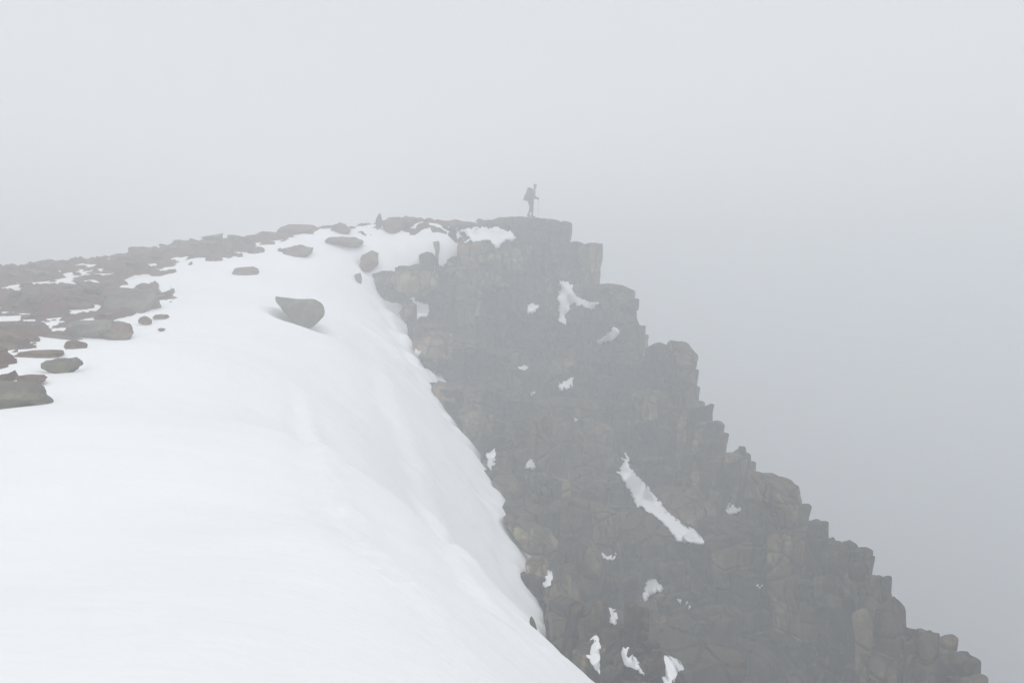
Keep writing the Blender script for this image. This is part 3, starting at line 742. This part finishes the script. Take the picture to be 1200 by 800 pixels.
E = [(0, 1), (1, 2), (2, 3), (3, 4), (4, 5), (5, 6), (0, 7), (7, 8), (8, 9), (9, 10), (0, 11), (11, 12), (12, 13), (13, 14), (2, 15), (15, 16), (16, 17), (2, 18), (18, 19), (19, 20), (5, 21)]
body = skin_mesh('body', J, E, m_skin, hiker)
g = 1.14
def sub(ids, edges, k=1.14):
    mp = {a: i for i, a in enumerate(ids)}
    return [tuple(J[a][:3]) + tuple(r * k + 0.008 for r in J[a][3:]) for a in ids], [(mp[a], mp[b]) for a, b in edges]
jj, ee = sub([0, 1, 2, 3, 15, 16, 17, 18, 19, 20], [(0, 1), (1, 2), (2, 3), (2, 15), (15, 16), (16, 17), (2, 18), (18, 19), (19, 20)])
jj[6] = (0.375, 0.243, 1.06, 0.045); jj[9] = (0.40, -0.225, 1.07, 0.045)
skin_mesh('jacket', jj, ee, m_jack, hiker)
jj, ee = sub([0, 7, 8, 9, 11, 12, 13], [(0, 1 + 6), (7, 8), (8, 9), (0, 11), (11, 12), (12, 13)], 1.2)
skin_mesh('trousers', jj, ee, m_trou, hiker)
for s, x0, z0 in ((0.10, 0.10, 0.0), (-0.10, -0.12, 0.02)):
    skin_mesh('boot', [(x0, s, z0 + 0.2, 0.06), (x0 - 0.01, s, z0 + 0.06, 0.06), (x0 + 0.1, s, z0 + 0.045, 0.05), (x0 + 0.2, s, z0 + 0.035, 0.035)], [(0, 1), (1, 2), (2, 3)], m_boot, hiker)
for s, c in ((0.24, (0.40, 0.24, 1.05)), (-0.22, (0.43, -0.22, 1.06))):     # fingers closed round the grip
    for f in range(4):
        z = c[2] + 0.02 - f * 0.021
        skin_mesh('finger', [(c[0], s, z, 0.010), (c[0] + 0.035, s + 0.025, z, 0.009), (c[0] + 0.06, s + 0.005, z - 0.004, 0.008), (c[0] + 0.045, s - 0.022 + 0.005 * f * 0.3, z - 0.006, 0.007)], [(0, 1), (1, 2), (2, 3)], m_boot, hiker, 1)
    skin_mesh('thumb', [(c[0], s - 0.012, c[2] + 0.01, 0.011), (c[0] + 0.03, s - 0.03, c[2] + 0.035, 0.010), (c[0] + 0.055, s - 0.016, c[2] + 0.04, 0.008)], [(0, 1), (1, 2)], m_boot, hiker, 1)
V = ICS_V * np.array([0.112, 0.095, 0.10]); V[:, 2] = np.maximum(V[:, 2], -0.035)
o = mesh_obj('hat', V + np.array([0.262, 0, 1.775]), ICS_F, m_jack, parent=hiker)
# backpack: rucksack with lid, side pockets and straps
pack = bpy.data.objects.new('backpack', None); C.objects.link(pack); pack.location = (hx, hy, hz); pack.scale = (HS,) * 3
tag(pack, 'tall grey rucksack worn on the back of the hiker', 'backpack')
def soft_box(name, c, s, mat, parent, tilt=0.25, r=0.35):
    V = ICO_V.copy(); V = np.sign(V) * np.abs(V) ** r; V = V * np.array(s) / 2
    V += 0.012 * np.stack([fbm(V * 9 + 3 * k, 2) for k in range(3)], 1)
    V = rot(V, 0, tilt, 0) + np.array(c)
    return mesh_obj(name, V, ICO_F, mat, parent=parent)
soft_box('pack_body', (-0.12, 0, 1.24), (0.30, 0.36, 0.62), m_pack, pack)
soft_box('lid', (-0.03, 0, 1.58), (0.29, 0.34, 0.14), m_pack, pack)
soft_box('front_pocket', (-0.29, 0, 1.12), (0.14, 0.28, 0.34), m_pack, pack)
for s in (-0.2, 0.2): soft_box('side_pocket', (-0.15, s, 1.05), (0.17, 0.09, 0.24), m_pack, pack)
for s in (-0.13, 0.13):
    skin_mesh('shoulder_strap', [(0.0, s, 1.5, 0.02, 0.03), (0.16, s, 1.57, 0.02, 0.03), (0.29, s, 1.42, 0.02, 0.03), (0.24, s, 1.2, 0.02, 0.03), (0.02, s * 1.2, 1.08, 0.02, 0.02)], [(0, 1), (1, 2), (2, 3), (3, 4)], m_pack, pack, 1)
for s, x0, x1, l in ((0.24, 0.45, 0.50, 'thin trekking pole in the left hand of the hiker'), (-0.22, 0.47, 0.42, 'thin trekking pole in the right hand of the hiker')):
    p = bpy.data.objects.new('trekking_pole', None); C.objects.link(p); p.location = (hx, hy, hz); p.scale = (HS,) * 3; tag(p, l, 'trekking pole', 'trekking poles of the hiker')
    skin_mesh('shaft', [(x0, s, 1.0, 0.008), (x1, s, -0.02, 0.005)], [(0, 1)], m_metal, p, 1)
    skin_mesh('grip', [(x0 - 0.006, s, 1.12, 0.018), (x0, s, 0.99, 0.014)], [(0, 1)], m_boot, p, 1)

# ---------------------------------------------------------------- haze: one even block of cloud round everything
hm = bpy.data.materials.new('cloud_haze'); hm.use_nodes = True; hnt = hm.node_tree; hnt.nodes.clear()
pv = hnt.nodes.new('ShaderNodeVolumePrincipled'); ho = hnt.nodes.new('ShaderNodeOutputMaterial')
pv.inputs['Color'].default_value = (0.948, 0.964, 0.979, 1); pv.inputs['Density'].default_value = 0.0215
pv.inputs['Anisotropy'].default_value = 0.25
hnt.links.new(pv.outputs[0], ho.inputs['Volume'])
bx0, bx1, by0, by1, bz0, bz1 = -1000, 1000, -1000, 1000, -125, 7.0
V = [(x, y, z) for z in (bz0, bz1) for y in (by0, by1) for x in (bx0, bx1)]
Fh = [(0, 2, 3, 1), (4, 5, 7, 6), (0, 1, 5, 4), (2, 6, 7, 3), (0, 4, 6, 2), (1, 3, 7, 5)]
mesh_obj('haze', V, Fh, hm, smooth=False, kind='stuff', label='pale grey cloud filling the air')
